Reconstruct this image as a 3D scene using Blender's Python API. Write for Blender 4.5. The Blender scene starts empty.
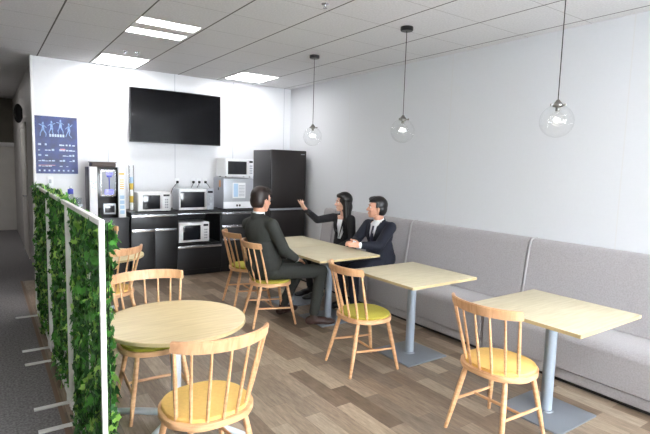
import bpy, bmesh, math, random
from mathutils import Vector, Matrix, Euler
R = math.radians
C = bpy.context.scene.collection
S = bpy.context.scene

# ------------------------------------------------------------------ camera, world, exposure
F_PX, PITCH, YAW, ROLL, CAM_H = 485.9, 0.1029793, 0.6122001, 0.0283024, 1.5985
fw = Vector((math.sin(YAW) * math.cos(PITCH), math.cos(YAW) * math.cos(PITCH), -math.sin(PITCH)))
r0 = Vector((math.cos(YAW), -math.sin(YAW), 0)); u0 = r0.cross(fw)
rr = math.cos(ROLL) * r0 + math.sin(ROLL) * u0
uu = -math.sin(ROLL) * r0 + math.cos(ROLL) * u0
cd = bpy.data.cameras.new('camera'); cam = bpy.data.objects.new('camera', cd); C.objects.link(cam)
cd.sensor_width = 36; cd.lens = F_PX / 650 * 36; cd.clip_start = 0.05
m = Matrix((rr, uu, -fw)).transposed().to_4x4(); m.translation = Vector((0, 0, CAM_H))
cam.matrix_world = m
S.camera = cam
w = bpy.data.worlds.new('world'); S.world = w; w.use_nodes = True
bgn = w.node_tree.nodes['Background']
bgn.inputs[0].default_value = (0.88, 0.94, 1.0, 1); bgn.inputs[1].default_value = 21
S.view_settings.view_transform = 'Standard'; S.view_settings.look = 'None'
S.view_settings.gamma = 1; S.view_settings.use_curve_mapping = False
S.view_settings.exposure = 1.18
S.cycles.use_denoising = True
S.cycles.max_bounces = 8; S.cycles.diffuse_bounces = 5; S.cycles.transparent_max_bounces = 12
S.cycles.sample_clamp_indirect = 6
LIGHT_E = 9.5

# ------------------------------------------------------------------ materials
def srgb(r, g, b):
    f = lambda c: (c / 255 / 12.92) if c / 255 <= .04045 else ((c / 255 + .055) / 1.055) ** 2.4
    return (f(r), f(g), f(b), 1)

def mat(name, col, rough=.6, metal=0, noise=0, scale=20, stretch=(1, 1, 1), bump=0, emis=None, estr=0, trans=0, ior=1.45, coat=0, spec=None, sheen=0):
    m = bpy.data.materials.new(name); m.use_nodes = True
    nt = m.node_tree; b = nt.nodes['Principled BSDF']
    c = srgb(*col)
    b.inputs['Base Color'].default_value = c; b.inputs['Roughness'].default_value = rough
    b.inputs['Metallic'].default_value = metal; b.inputs['Transmission Weight'].default_value = trans
    b.inputs['IOR'].default_value = ior; b.inputs['Coat Weight'].default_value = coat
    if spec is not None: b.inputs['Specular IOR Level'].default_value = spec
    if sheen: b.inputs['Sheen Weight'].default_value = sheen
    if emis: b.inputs['Emission Color'].default_value = srgb(*emis); b.inputs['Emission Strength'].default_value = estr
    if noise or bump:
        tc = nt.nodes.new('ShaderNodeTexCoord'); mp = nt.nodes.new('ShaderNodeMapping')
        mp.inputs['Scale'].default_value = stretch
        n = nt.nodes.new('ShaderNodeTexNoise'); n.inputs['Scale'].default_value = scale; n.inputs['Detail'].default_value = 5
        nt.links.new(tc.outputs['Object'], mp.inputs[0]); nt.links.new(mp.outputs[0], n.inputs[0])
        if noise:
            cr = nt.nodes.new('ShaderNodeValToRGB')
            cr.color_ramp.elements[0].position = .3; cr.color_ramp.elements[1].position = .7
            cr.color_ramp.elements[0].color = tuple(x * (1 - noise) for x in c[:3]) + (1,)
            cr.color_ramp.elements[1].color = tuple(min(1, x * (1 + noise)) for x in c[:3]) + (1,)
            nt.links.new(n.outputs[0], cr.inputs[0]); nt.links.new(cr.outputs[0], b.inputs['Base Color'])
        if bump:
            bp = nt.nodes.new('ShaderNodeBump'); bp.inputs['Strength'].default_value = bump; bp.inputs['Distance'].default_value = .005
            nt.links.new(n.outputs[0], bp.inputs['Height']); nt.links.new(bp.outputs[0], b.inputs['Normal'])
    return m

def M_(nt, op, a, b=None, c=None):
    n = nt.nodes.new('ShaderNodeMath'); n.operation = op
    for i, v in enumerate((a, b, c)):
        if v is None: continue
        if isinstance(v, (int, float)): n.inputs[i].default_value = v
        else: nt.links.new(v, n.inputs[i])
    return n.outputs[0]

def floor_wood():
    m = bpy.data.materials.new('vinyl_planks'); m.use_nodes = True; nt = m.node_tree; b = nt.nodes['Principled BSDF']
    tc = nt.nodes.new('ShaderNodeTexCoord'); mp = nt.nodes.new('ShaderNodeMapping')
    mp.inputs['Rotation'].default_value = (0, 0, R(90))
    nt.links.new(tc.outputs['Object'], mp.inputs[0])
    br = nt.nodes.new('ShaderNodeTexBrick'); br.offset = .37; br.offset_frequency = 2
    br.inputs['Scale'].default_value = 1; br.inputs['Brick Width'].default_value = .62; br.inputs['Row Height'].default_value = .125
    br.inputs['Mortar Size'].default_value = .0012; br.inputs['Mortar Smooth'].default_value = .3; br.inputs['Bias'].default_value = 0
    br.inputs['Color1'].default_value = (0, 0, 0, 1); br.inputs['Color2'].default_value = (1, 1, 1, 1); br.inputs['Mortar'].default_value = (.5, .5, .5, 1)
    nt.links.new(mp.outputs[0], br.inputs[0])
    cr = nt.nodes.new('ShaderNodeValToRGB'); e = cr.color_ramp.elements
    e[0].position = 0; e[0].color = srgb(106, 90, 76); e[1].position = 1; e[1].color = srgb(174, 160, 143)
    for p, c in ((.25, (138, 120, 102)), (.5, (164, 147, 129)), (.62, (122, 109, 96)), (.8, (174, 157, 137))):
        x = e.new(p); x.color = srgb(*c)
    nt.links.new(br.outputs[0], cr.inputs[0])
    mp2 = nt.nodes.new('ShaderNodeMapping'); mp2.inputs['Scale'].default_value = (18, 2.2, 1)
    nt.links.new(tc.outputs['Object'], mp2.inputs[0])
    n = nt.nodes.new('ShaderNodeTexNoise'); n.inputs['Scale'].default_value = 3; n.inputs['Detail'].default_value = 8; n.inputs['Roughness'].default_value = .7
    nt.links.new(mp2.outputs[0], n.inputs[0])
    cr2 = nt.nodes.new('ShaderNodeValToRGB'); cr2.color_ramp.elements[0].position = .3; cr2.color_ramp.elements[1].position = .72
    cr2.color_ramp.elements[0].color = (.52, .50, .47, 1); cr2.color_ramp.elements[1].color = (1.12, 1.1, 1.06, 1)
    nt.links.new(n.outputs[0], cr2.inputs[0])
    mx = nt.nodes.new('ShaderNodeMix'); mx.data_type = 'RGBA'; mx.blend_type = 'MULTIPLY'; mx.inputs[0].default_value = 1
    nt.links.new(cr.outputs[0], mx.inputs[6]); nt.links.new(cr2.outputs[0], mx.inputs[7])
    mo = nt.nodes.new('ShaderNodeMix'); mo.data_type = 'RGBA'; mo.blend_type = 'MULTIPLY'
    nt.links.new(br.outputs[1], mo.inputs[0]); nt.links.new(mx.outputs[2], mo.inputs[6]); mo.inputs[7].default_value = (.55, .52, .5, 1)
    nt.links.new(mo.outputs[2], b.inputs['Base Color']); b.inputs['Roughness'].default_value = .42
    return m

def ceiling_tiles():
    m = bpy.data.materials.new('ceiling_tiles'); m.use_nodes = True; nt = m.node_tree; b = nt.nodes['Principled BSDF']
    tc = nt.nodes.new('ShaderNodeTexCoord'); sp = nt.nodes.new('ShaderNodeSeparateXYZ'); nt.links.new(tc.outputs['Object'], sp.inputs[0])
    def line(o, off, per, wd):
        a = M_(nt, 'FRACT', M_(nt, 'DIVIDE', M_(nt, 'SUBTRACT', o, off - 60 * per), per))
        d = M_(nt, 'ABSOLUTE', M_(nt, 'SUBTRACT', a, .5))
        return M_(nt, 'GREATER_THAN', d, .5 - wd / per / 2)
    lx = line(sp.outputs[0], .595, .597, .014); ly = line(sp.outputs[1], 2.245, .5975, .006)
    n = nt.nodes.new('ShaderNodeTexNoise'); n.inputs['Scale'].default_value = 60; n.inputs['Detail'].default_value = 6
    nt.links.new(tc.outputs['Object'], n.inputs[0])
    cr = nt.nodes.new('ShaderNodeValToRGB'); cr.color_ramp.elements[0].position = .3; cr.color_ramp.elements[1].position = .7
    cr.color_ramp.elements[0].color = srgb(206, 206, 208); cr.color_ramp.elements[1].color = srgb(223, 223, 225)
    nt.links.new(n.outputs[0], cr.inputs[0])
    mx = nt.nodes.new('ShaderNodeMix'); mx.data_type = 'RGBA'; nt.links.new(ly, mx.inputs[0]); nt.links.new(cr.outputs[0], mx.inputs[6]); mx.inputs[7].default_value = srgb(165, 163, 163)
    m2 = nt.nodes.new('ShaderNodeMix'); m2.data_type = 'RGBA'; nt.links.new(lx, m2.inputs[0]); nt.links.new(mx.outputs[2], m2.inputs[6]); m2.inputs[7].default_value = srgb(92, 90, 90)
    nt.links.new(m2.outputs[2], b.inputs['Base Color']); b.inputs['Roughness'].default_value = .95
    return m

def wall_panels(name, col, axis, off, per, rough=.5, line=(168, 170, 174)):
    m = bpy.data.materials.new(name); m.use_nodes = True; nt = m.node_tree; b = nt.nodes['Principled BSDF']
    tc = nt.nodes.new('ShaderNodeTexCoord'); sp = nt.nodes.new('ShaderNodeSeparateXYZ'); nt.links.new(tc.outputs['Object'], sp.inputs[0])
    a = M_(nt, 'FRACT', M_(nt, 'DIVIDE', M_(nt, 'SUBTRACT', sp.outputs[axis], off - 30 * per), per))
    d = M_(nt, 'GREATER_THAN', M_(nt, 'ABSOLUTE', M_(nt, 'SUBTRACT', a, .5)), .5 - .005 / per)
    n = nt.nodes.new('ShaderNodeTexNoise'); n.inputs['Scale'].default_value = 35; n.inputs['Detail'].default_value = 4
    nt.links.new(tc.outputs['Object'], n.inputs[0])
    c = srgb(*col)
    cr = nt.nodes.new('ShaderNodeValToRGB'); cr.color_ramp.elements[0].color = tuple(x * .97 for x in c[:3]) + (1,); cr.color_ramp.elements[1].color = c
    nt.links.new(n.outputs[0], cr.inputs[0])
    mx = nt.nodes.new('ShaderNodeMix'); mx.data_type = 'RGBA'; nt.links.new(d, mx.inputs[0]); nt.links.new(cr.outputs[0], mx.inputs[6]); mx.inputs[7].default_value = srgb(*line)
    nt.links.new(mx.outputs[2], b.inputs['Base Color']); b.inputs['Roughness'].default_value = rough
    return m

def wood(name, c1, c2, stretch, scale=4, rough=.45):
    m = bpy.data.materials.new(name); m.use_nodes = True; nt = m.node_tree; b = nt.nodes['Principled BSDF']
    tc = nt.nodes.new('ShaderNodeTexCoord'); mp = nt.nodes.new('ShaderNodeMapping'); mp.inputs['Scale'].default_value = stretch
    nt.links.new(tc.outputs['Object'], mp.inputs[0])
    n = nt.nodes.new('ShaderNodeTexNoise'); n.inputs['Scale'].default_value = scale; n.inputs['Detail'].default_value = 6; n.inputs['Distortion'].default_value = .6
    nt.links.new(mp.outputs[0], n.inputs[0])
    cr = nt.nodes.new('ShaderNodeValToRGB'); cr.color_ramp.elements[0].position = .35; cr.color_ramp.elements[1].position = .65
    cr.color_ramp.elements[0].color = srgb(*c1); cr.color_ramp.elements[1].color = srgb(*c2)
    nt.links.new(n.outputs[0], cr.inputs[0]); nt.links.new(cr.outputs[0], b.inputs['Base Color']); b.inputs['Roughness'].default_value = rough
    return m

MT = dict(
    capm=mat('dark_brushed_steel', (120, 118, 114), .3, .8),
    posterf=mat('poster_figures', (128, 158, 210), .5, noise=.45, scale=30),
    floor=floor_wood(), ceil=ceiling_tiles(),
    carpet=mat('grey_carpet', (124, 121, 122), .95, noise=.45, scale=70, bump=.4),
    strip=mat('edge_strip', (120, 98, 82), .6),
    wback=wall_panels('white_wall_panels', (222, 223, 226), 0, 1.41, .925, .4, (186, 188, 194)),
    wright=wall_panels('grey_white_wallpaper', (215, 217, 221), 1, 5.6, 1.85, .8, (212, 212, 213)),
    wgrey=mat('corridor_paint', (188, 184, 182), .45, noise=.05, scale=3),
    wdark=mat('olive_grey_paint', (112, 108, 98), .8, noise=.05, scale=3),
    white=mat('white_paint', (238, 238, 238), .45), wmetal=mat('white_powder_coat', (240, 240, 238), .35),
    cream=mat('cream_door', (222, 219, 213), .5, noise=.03, scale=5),
    beech=wood('beech_wood', (205, 156, 112), (223, 178, 134), (3, 3, 22), 3, .42),
    beech_d=wood('beech_rail', (202, 152, 110), (222, 176, 134), (3, 16, 3), 3, .4),
    top=wood('pale_maple_laminate', (203, 192, 160), (217, 207, 178), (2.2, 26, 2), 2.2, .38),
    topr=wood('pale_maple_round', (214, 190, 140), (228, 206, 158), (2.2, 26, 2), 2.2, .36),
    tedge=mat('maple_edge_band', (186, 168, 128), .5),
    steel=mat('silver_grey_metal', (146, 156, 166), .5, .15), steelw=mat('pale_blue_grey_metal', (208, 216, 224), .4, .1),
    plate=mat('grey_base_metal', (134, 140, 148), .4, .4),
    fabric=mat('grey_bench_fabric', (160, 156, 157), .92, noise=.10, scale=90, bump=.5, sheen=.2),
    piping=mat('pale_piping', (186, 184, 186), .8), plinth=mat('bench_plinth', (40, 38, 38), .7),
    cush_y=mat('orange_yellow_cushion', (230, 188, 110), .9, noise=.05, scale=60, bump=.3),
    cush_g=mat('lime_cushion', (170, 160, 62), .9, noise=.06, scale=60, bump=.3),
    cush_o=mat('olive_cushion', (140, 138, 40), .9, noise=.06, scale=60, bump=.3),
    black=mat('black_satin', (24, 24, 27), .35), blackm=mat('black_laminate', (24, 24, 27), .42, noise=.15, scale=8),
    blackg=mat('black_gloss', (9, 9, 12), .12, spec=.3), fridge=mat('dark_brown_gloss', (30, 25, 24), .3), fridge_s=mat('dark_grey_side', (62, 60, 62), .45),
    chrome=mat('brushed_steel', (200, 200, 204), .25, .95), rubber=mat('black_rubber', (18, 18, 18), .6),
    silver=mat('silver_plastic', (176, 180, 186), .35, .3), greyp=mat('grey_plastic', (158, 162, 170), .45), wplastic=mat('white_plastic', (232, 234, 236), .35),
    ovenglass=mat('dark_oven_glass', (30, 32, 38), .1), brownp=mat('brown_smoked_plastic', (84, 70, 64), .5),
    blue=mat('blue_panel', (70, 80, 190), .3), bluelit=mat('blue_lit_display', (60, 60, 220), .3, emis=(90, 90, 255), estr=1.4),
    paleblue=mat('pale_blue_print', (170, 200, 225), .5), yellow=mat('yellow_print', (225, 190, 80), .5), orange=mat('orange_print', (210, 150, 100), .5),
    glass=mat('clear_glass', (255, 255, 255), .0, trans=1, ior=1.10), glassw=mat('window_glass', (255, 255, 255), .0, trans=1, ior=1.01),
    cupclear=mat('clear_plastic', (225, 232, 235), .08, trans=.85, ior=1.2),
    filament=mat('glowing_filament', (255, 255, 255), .4, emis=(255, 250, 240), estr=3),
    lamp=mat('ceiling_lamp_diffuser', (255, 255, 255), .5, emis=(255, 253, 252), estr=LIGHT_E),
    posterb=mat('poster_blue', (28, 48, 112), .4, noise=.5, scale=9), posterw=mat('poster_white', (196, 212, 236), .5), postery=mat('poster_pink', (214, 150, 160), .5),
    leaf1=mat('leaf_dark', (42, 92, 40), .45, noise=.3, scale=9), leaf2=mat('leaf_mid', (82, 150, 62), .42, noise=.3, scale=9), leaf3=mat('leaf_light', (160, 204, 100), .42, noise=.2, scale=9),
    back=mat('hedge_backing', (22, 38, 20), .9),
    skin=mat('skin', (212, 158, 132), .55), skin2=mat('skin_pale', (222, 174, 152), .55),
    hair=mat('black_hair', (20, 17, 17), .4, noise=.2, scale=60, stretch=(1, 1, .2)), hairb=mat('dark_brown_hair', (38, 27, 24), .45, noise=.25, scale=80, stretch=(1, 1, .2)),
    suit_a=mat('charcoal_green_suit', (47, 49, 46), .85, noise=.12, scale=120), suit_b=mat('navy_suit', (16, 20, 34), .8, noise=.1, scale=120), suit_w=mat('black_suit', (20, 20, 24), .8, noise=.1, scale=120),
    shirt=mat('white_shirt', (236, 238, 242), .7), tie=mat('dark_tie', (42, 44, 66), .6),
    shoe_br=mat('brown_leather', (58, 38, 33), .35), shoe_bl=mat('black_leather', (18, 17, 18), .3), lips=mat('lips', (178, 92, 88), .5), eyew=mat('eye_white', (225, 222, 218), .3),
)

def thin_glass(name, ior, tint=(1, 1, 1, 1)):
    m = bpy.data.materials.new(name); m.use_nodes = True; nt = m.node_tree; nt.nodes.remove(nt.nodes['Principled BSDF'])
    a = nt.nodes.new('ShaderNodeBsdfTransparent'); a.inputs[0].default_value = tint
    g = nt.nodes.new('ShaderNodeBsdfGlossy'); g.inputs['Roughness'].default_value = .03
    lw = nt.nodes.new('ShaderNodeLayerWeight'); lw.inputs[0].default_value = .5
    fo = M_(nt, 'ADD', M_(nt, 'MULTIPLY', M_(nt, 'POWER', lw.outputs['Facing'], 3.5), .42), (ior - 1) * .12)
    x = nt.nodes.new('ShaderNodeMixShader'); nt.links.new(fo, x.inputs[0]); nt.links.new(a.outputs[0], x.inputs[1]); nt.links.new(g.outputs[0], x.inputs[2])
    nt.links.new(x.outputs[0], nt.nodes['Material Output'].inputs[0]); return m
MT['glass'] = thin_glass('clear_glass_thin', 1.32, (.985, .99, .99, 1)); MT['bulbglass'] = thin_glass('bulb_glass_thin', 1.2)

# ------------------------------------------------------------------ helpers
def finish(name, bm, mats, parent=None, loc=None, smooth=True, angle=35):
    me = bpy.data.meshes.new(name); bm.normal_update(); bm.to_mesh(me); bm.free()
    if not isinstance(mats, (list, tuple)): mats = [mats]
    for k in mats: me.materials.append(MT[k] if isinstance(k, str) else k)
    if smooth:
        me.polygons.foreach_set('use_smooth', [True] * len(me.polygons))
        try: me.set_sharp_from_angle(angle=R(angle))
        except Exception: pass
    o = bpy.data.objects.new(name, me); C.objects.link(o)
    if parent: o.parent = parent
    if loc: o.location = loc
    return o

def tag(o, label=None, cat=None, group=None, kind=None):
    if label: o['label'] = label
    if cat: o['category'] = cat
    if group: o['group'] = group
    if kind: o['kind'] = kind
    return o

def thing(name, label, cat, loc=(0, 0, 0), rz=0, group=None):
    o = bpy.data.objects.new(name, None); C.objects.link(o); o.empty_display_size = .1
    o.location = loc; o.rotation_euler = (0, 0, rz)
    return tag(o, label, cat, group)

def copy_tree(o, parent=None):
    c = o.copy(); C.objects.link(c)
    if parent: c.parent = parent
    for ch in [x for x in C.objects if x.parent == o]: copy_tree(ch, c)
    return c

def box(bm, x0, x1, y0, y1, z0, z1, bev=0, mi=0, segs=2):
    t = bmesh.new()
    v = [t.verts.new((x, y, z)) for x in (x0, x1) for y in (y0, y1) for z in (z0, z1)]
    for f in ((0, 1, 3, 2), (4, 6, 7, 5), (0, 4, 5, 1), (2, 3, 7, 6), (0, 2, 6, 4), (1, 5, 7, 3)): t.faces.new([v[i] for i in f])
    if bev: bmesh.ops.bevel(t, geom=t.edges[:], offset=bev, segments=segs, affect='EDGES', profile=.6)
    for f in t.faces: f.material_index = mi
    join(bm, t)

def join(bm, t, mtx=None):
    if mtx is not None: bmesh.ops.transform(t, matrix=mtx, verts=t.verts)
    mp = {v: bm.verts.new(v.co) for v in t.verts}
    for f in t.faces:
        try: g = bm.faces.new([mp[v] for v in f.verts]); g.material_index = f.material_index
        except ValueError: pass
    t.free()

def frame_of(d):
    d = d.normalized(); a = Vector((0, 0, 1)) if abs(d.z) < .9 else Vector((1, 0, 0))
    x = d.cross(a).normalized(); return x, d.cross(x).normalized()

def tube(bm, pts, rad, seg=10, mi=0, cap=True, flat=None):
    pts = [Vector(p) for p in pts]; n = len(pts)
    if isinstance(rad, (int, float)): rad = [rad] * n
    rings = []
    x = None
    for i, p in enumerate(pts):
        d = (pts[min(i + 1, n - 1)] - pts[max(i - 1, 0)]).normalized()
        if x is None: x, y = frame_of(d)
        else: x = (x - d * x.dot(d)).normalized(); y = d.cross(x).normalized()
        rings.append([bm.verts.new(p + (x * math.cos(2 * math.pi * k / seg) + y * math.sin(2 * math.pi * k / seg)) * rad[i]) for k in range(seg)])
    for a, b in zip(rings, rings[1:]):
        for k in range(seg):
            f = bm.faces.new((a[k], a[(k + 1) % seg], b[(k + 1) % seg], b[k])); f.material_index = mi
    if cap:
        for rg, rev in ((rings[0], True), (rings[-1], False)):
            f = bm.faces.new(rg[::-1] if rev else rg); f.material_index = mi

def lathe(bm, prof, seg=32, c=(0, 0, 0), mi=0, close=True):
    rings = []
    for r, z in prof:
        rings.append([bm.verts.new((c[0] + r * math.cos(2 * math.pi * k / seg), c[1] + r * math.sin(2 * math.pi * k / seg), c[2] + z)) for k in range(seg)])
    for a, b in zip(rings, rings[1:]):
        for k in range(seg):
            f = bm.faces.new((a[k], a[(k + 1) % seg], b[(k + 1) % seg], b[k])); f.material_index = mi
    if close:
        bm.faces.new(rings[0][::-1]).material_index = mi; bm.faces.new(rings[-1]).material_index = mi

def prism(bm, outline, z0, z1, bev=0, mi=0):
    t = bmesh.new()
    a = [t.verts.new((x, y, z0)) for x, y in outline]; b = [t.verts.new((x, y, z1)) for x, y in outline]
    n = len(a); t.faces.new(a[::-1]); t.faces.new(b)
    for i in range(n): t.faces.new((a[i], a[(i + 1) % n], b[(i + 1) % n], b[i]))
    if bev:
        ed = [e for e in t.edges if abs(e.verts[0].co.z - e.verts[1].co.z) < 1e-6]
        bmesh.ops.bevel(t, geom=ed, offset=bev, segments=3, affect='EDGES', profile=.5)
    for f in t.faces: f.material_index = mi
    join(bm, t)

def bxo(name, dims, m, parent=None, bev=.0, kind=None, loc=None):
    bm = bmesh.new(); box(bm, *dims, bev=bev); o = finish(name, bm, m, parent, loc)
    if kind: o['kind'] = kind
    return o

# ------------------------------------------------------------------ the room
H, WX, DY, EY = 2.883, 4.31, 7.25, 12.8
bxo('floor', (.36, WX + .1, -3.1, DY + .1, -.1, 0), 'floor', kind='structure')
bxo('floor', (-1.6, .335, -3.1, EY + .1, -.1, 0.001), 'carpet', kind='structure')
bxo('floor', (.335, .62, DY + .1, EY + .1, -.1, 0.001), 'carpet', kind='structure')
bxo('trim_1', (.335, .36, -3.1, DY + .1, -.1, .004), 'strip', kind='structure')
bxo('ceiling', (-1.6, WX + .1, -3.1, EY + .1, H, H + .1), 'ceil', kind='structure')
bxo('wall_right', (WX, WX + .12, -3.1, DY + .12, 0, H), 'wright', kind='structure')
bxo('wall_back', (.53, WX, DY, DY + .12, 0, H), 'wback', kind='structure')
bm = bmesh.new(); box(bm, .515, .545, DY - .015, DY + .13, 0, H - .001, .004)
tag(finish('trim_2', bm, 'white'), kind='structure')
bxo('wall_corridor', (.56, .68, DY + .12, EY, 0, H), 'wgrey', kind='structure')
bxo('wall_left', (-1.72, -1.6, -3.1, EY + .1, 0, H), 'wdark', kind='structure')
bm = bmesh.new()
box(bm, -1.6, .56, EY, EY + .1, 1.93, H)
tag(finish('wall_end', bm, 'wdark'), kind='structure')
bm = bmesh.new()
box(bm, -1.6, .56, EY, EY + .1, 0, 1.93)
for x in (-1.5, -.85, -.2, .38): box(bm, x - .006, x + .006, EY - .004, EY, .03, 1.84)
d1 = tag(finish('door_1', bm, 'cream'), kind='structure')
bm = bmesh.new(); box(bm, -1.6, .56, EY - .05, EY, 1.84, 1.93, .004); finish('door_header', bm, 'white', d1)
bm = bmesh.new(); box(bm, .545, .56, 9.0, 9.95, 0, 2.1, .003); box(bm, .54, .56, 8.94, 9.0, 0, 2.16, .003); box(bm, .54, .56, 9.95, 10.01, 0, 2.16, .003); box(bm, .54, .56, 8.94, 10.01, 2.1, 2.16, .003)
d2 = tag(finish('door_2', bm, 'cream'), kind='structure')
bm = bmesh.new(); tube(bm, [(.545, 9.12, 1.0), (.50, 9.12, 1.0), (.50, 9.24, 1.0)], .01, 8); finish('door_handle', bm, 'chrome', d2)
# rear wall with two daylight windows, behind the camera
bm = bmesh.new()
box(bm, -1.6, WX, -3.1, -3.0, 0, .5); box(bm, -1.6, WX, -3.1, -3.0, 2.72, H)
for x0, x1 in ((-1.6, 1.0), (1.75, 1.85), (2.6, 2.7), (3.45, WX)): box(bm, x0, x1, -3.1, -3.0, .5, 2.72)
tag(finish('wall_rear', bm, 'wright'), kind='structure')
for i, (x0, x1) in enumerate(((1.0, 1.75), (1.85, 2.6), (2.7, 3.45))):
    bm = bmesh.new()
    for a in (x0, (x0 + x1) / 2 - .02, x1 - .04): box(bm, a, a + .04, -3.08, -3.02, .5, 2.72)
    for z in (.5, 2.68): box(bm, x0, x1, -3.08, -3.02, z, z + .04)
    wn = tag(finish('window_%d' % (i + 1), bm, 'white'), kind='structure')
bm = bmesh.new(); box(bm, WX - .012, WX, DY - 1.0, DY, 0, .07)
# ------------------------------------------------------------------ ceiling lights
def ceiling_light(x, y, w_, d_, gap, label, tilt=0):
    t = thing('ceiling_light', label, 'ceiling light', (x, y, H), 0, None)
    bm = bmesh.new()
    box(bm, -w_ / 2 - .012, w_ / 2 + .012, -d_ / 2 - .012, -d_ / 2, -.006, .002); box(bm, -w_ / 2 - .012, w_ / 2 + .012, d_ / 2, d_ / 2 + .012, -.006, .002)
    box(bm, -w_ / 2 - .012, -w_ / 2, -d_ / 2, d_ / 2, -.006, .002); box(bm, w_ / 2, w_ / 2 + .012, -d_ / 2, d_ / 2, -.006, .002)
    box(bm, -w_ / 2, w_ / 2, -gap / 2, gap / 2, -.006, .002)
    finish('frame', bm, 'white', t)
    for s in (-1, 1):
        a, b = sorted((s * gap / 2, s * d_ / 2))
        bm = bmesh.new(); box(bm, -w_ / 2, w_ / 2, a, b, -.004, .0015); finish('diffuser', bm, 'lamp', t)
    return t
ceiling_light(1.47, 4.93, .54, .60, .20, 'twin-strip ceiling light nearest the camera, two bright bars with a gap')
ceiling_light(1.49, 6.81, .54, .66, .035, 'bright square ceiling light close to the wall, up and left of the television')
ceiling_light(3.30, 6.70, .56, .60, .05, 'bright square ceiling light in the far right corner, above the black refrigerator')
for k, (x, y) in enumerate(((1.47, 2.2), (1.47, -.6), (3.3, .2), (3.3, -1.9), (-.55, 10.3), (-.75, 2.6))):  # corridor and carpet fixtures are unseen fill lights, added to brighten those areas
    ceiling_light(x, y, .54, .60, .12, ['twin-strip ceiling light over the round table, beyond the frame', 'twin-strip ceiling light behind the camera in the middle', 'twin-strip ceiling light above the near end of the bench', 'twin-strip ceiling light at the rear right by the windows', 'added twin-strip fill light brightening the corridor, unseen beyond the left edge', 'added twin-strip fill light brightening the ivy and carpet left of the divider, out of view'][k])
# sprinklers / small ceiling fittings
for (x, y, lb) in ((2.26, 3.30, 'small ceiling sprinkler head left of the middle pendant lamp'), (1.40, 6.16, 'left one of two tiny sprinkler heads before the wall light'), (1.53, 6.13, 'right one of two tiny sprinkler heads before the wall light')):
    bm = bmesh.new(); lathe(bm, [(.03, 0), (.03, -.006), (.012, -.01), (.010, -.03), (.018, -.034), (.018, -.038)], 16)
    tag(finish('sprinkler_head', bm, 'chrome', loc=(x, y, H)), lb, 'sprinkler')
# ------------------------------------------------------------------ pendants
def pendant(y, label, rx=3.2):
    t = thing('pendant_lamp', label, 'pendant lamp', (rx, y, H), R(20 * y), None)
    bm = bmesh.new(); lathe(bm, [(.056, 0), (.058, -.004), (.058, -.030), (.052, -.036), (.012, -.037)], 28); finish('canopy', bm, 'black', t)
    bm = bmesh.new(); tube(bm, [(0, 0, -.036), (0, 0, -.82)], .0032, 8); finish('cord', bm, 'rubber', t)
    bm = bmesh.new(); lathe(bm, [(.010, -.76), (.016, -.77), (.03, -.787), (.036, -.793), (.036, -.803), (.028, -.808), (.013, -.812), (.013, -.835)], 24)
    for k in range(3):
        a = k * 2.0944; p = Vector((math.cos(a), math.sin(a), 0))
        tube(bm, [p * .034 + Vector((0, 0, -.797)), p * .052 + Vector((0, 0, -.797))], .004, 8)
        tube(bm, [p * .05 + Vector((0, 0, -.790)), p * .05 + Vector((0, 0, -.804))], .007, 8)
    finish('lamp_cap', bm, 'capm', t)
    zc, r = -.903, .110
    pr = [(r * math.cos(a), zc + r * math.sin(a)) for a in [R(-89 + 3.4 * k) for k in range(48)]]
    pr = [p for p in pr if not (p[1] > zc and p[0] < .033)]
    bm = bmesh.new(); lathe(bm, pr, 48, close=False)
    finish('globe', bm, 'glass', t, angle=80)
    bm = bmesh.new()
    pts = []
    for k in range(73):
        a = k / 72; pts.append((-.046 + .092 * a, .012 * math.cos(a * 40), -.893 + .015 * math.sin(a * 44) * (1 if .2 < a < .8 else .45)))
    tube(bm, pts, .0024, 6)
    f = finish('filament', bm, 'filament', t)
    bm = bmesh.new(); lathe(bm, [(.012, -.832), (.016, -.84), (.042, -.862), (.056, -.89), (.042, -.918), (.016, -.934), (.002, -.938)], 20)
    finish('bulb', bm, 'bulbglass', t, angle=80)
    for ch in [x for x in C.objects if x.parent == t and not x.name.startswith(('canopy', 'cord'))]: ch.location.z = -.030
pendant(4.86, 'clear glass globe pendant farthest away, over the seated group')
pendant(3.345, 'middle clear glass globe pendant, hanging over the second table')
pendant(1.853, 'clear glass globe pendant at the right, nearest the camera')

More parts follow.
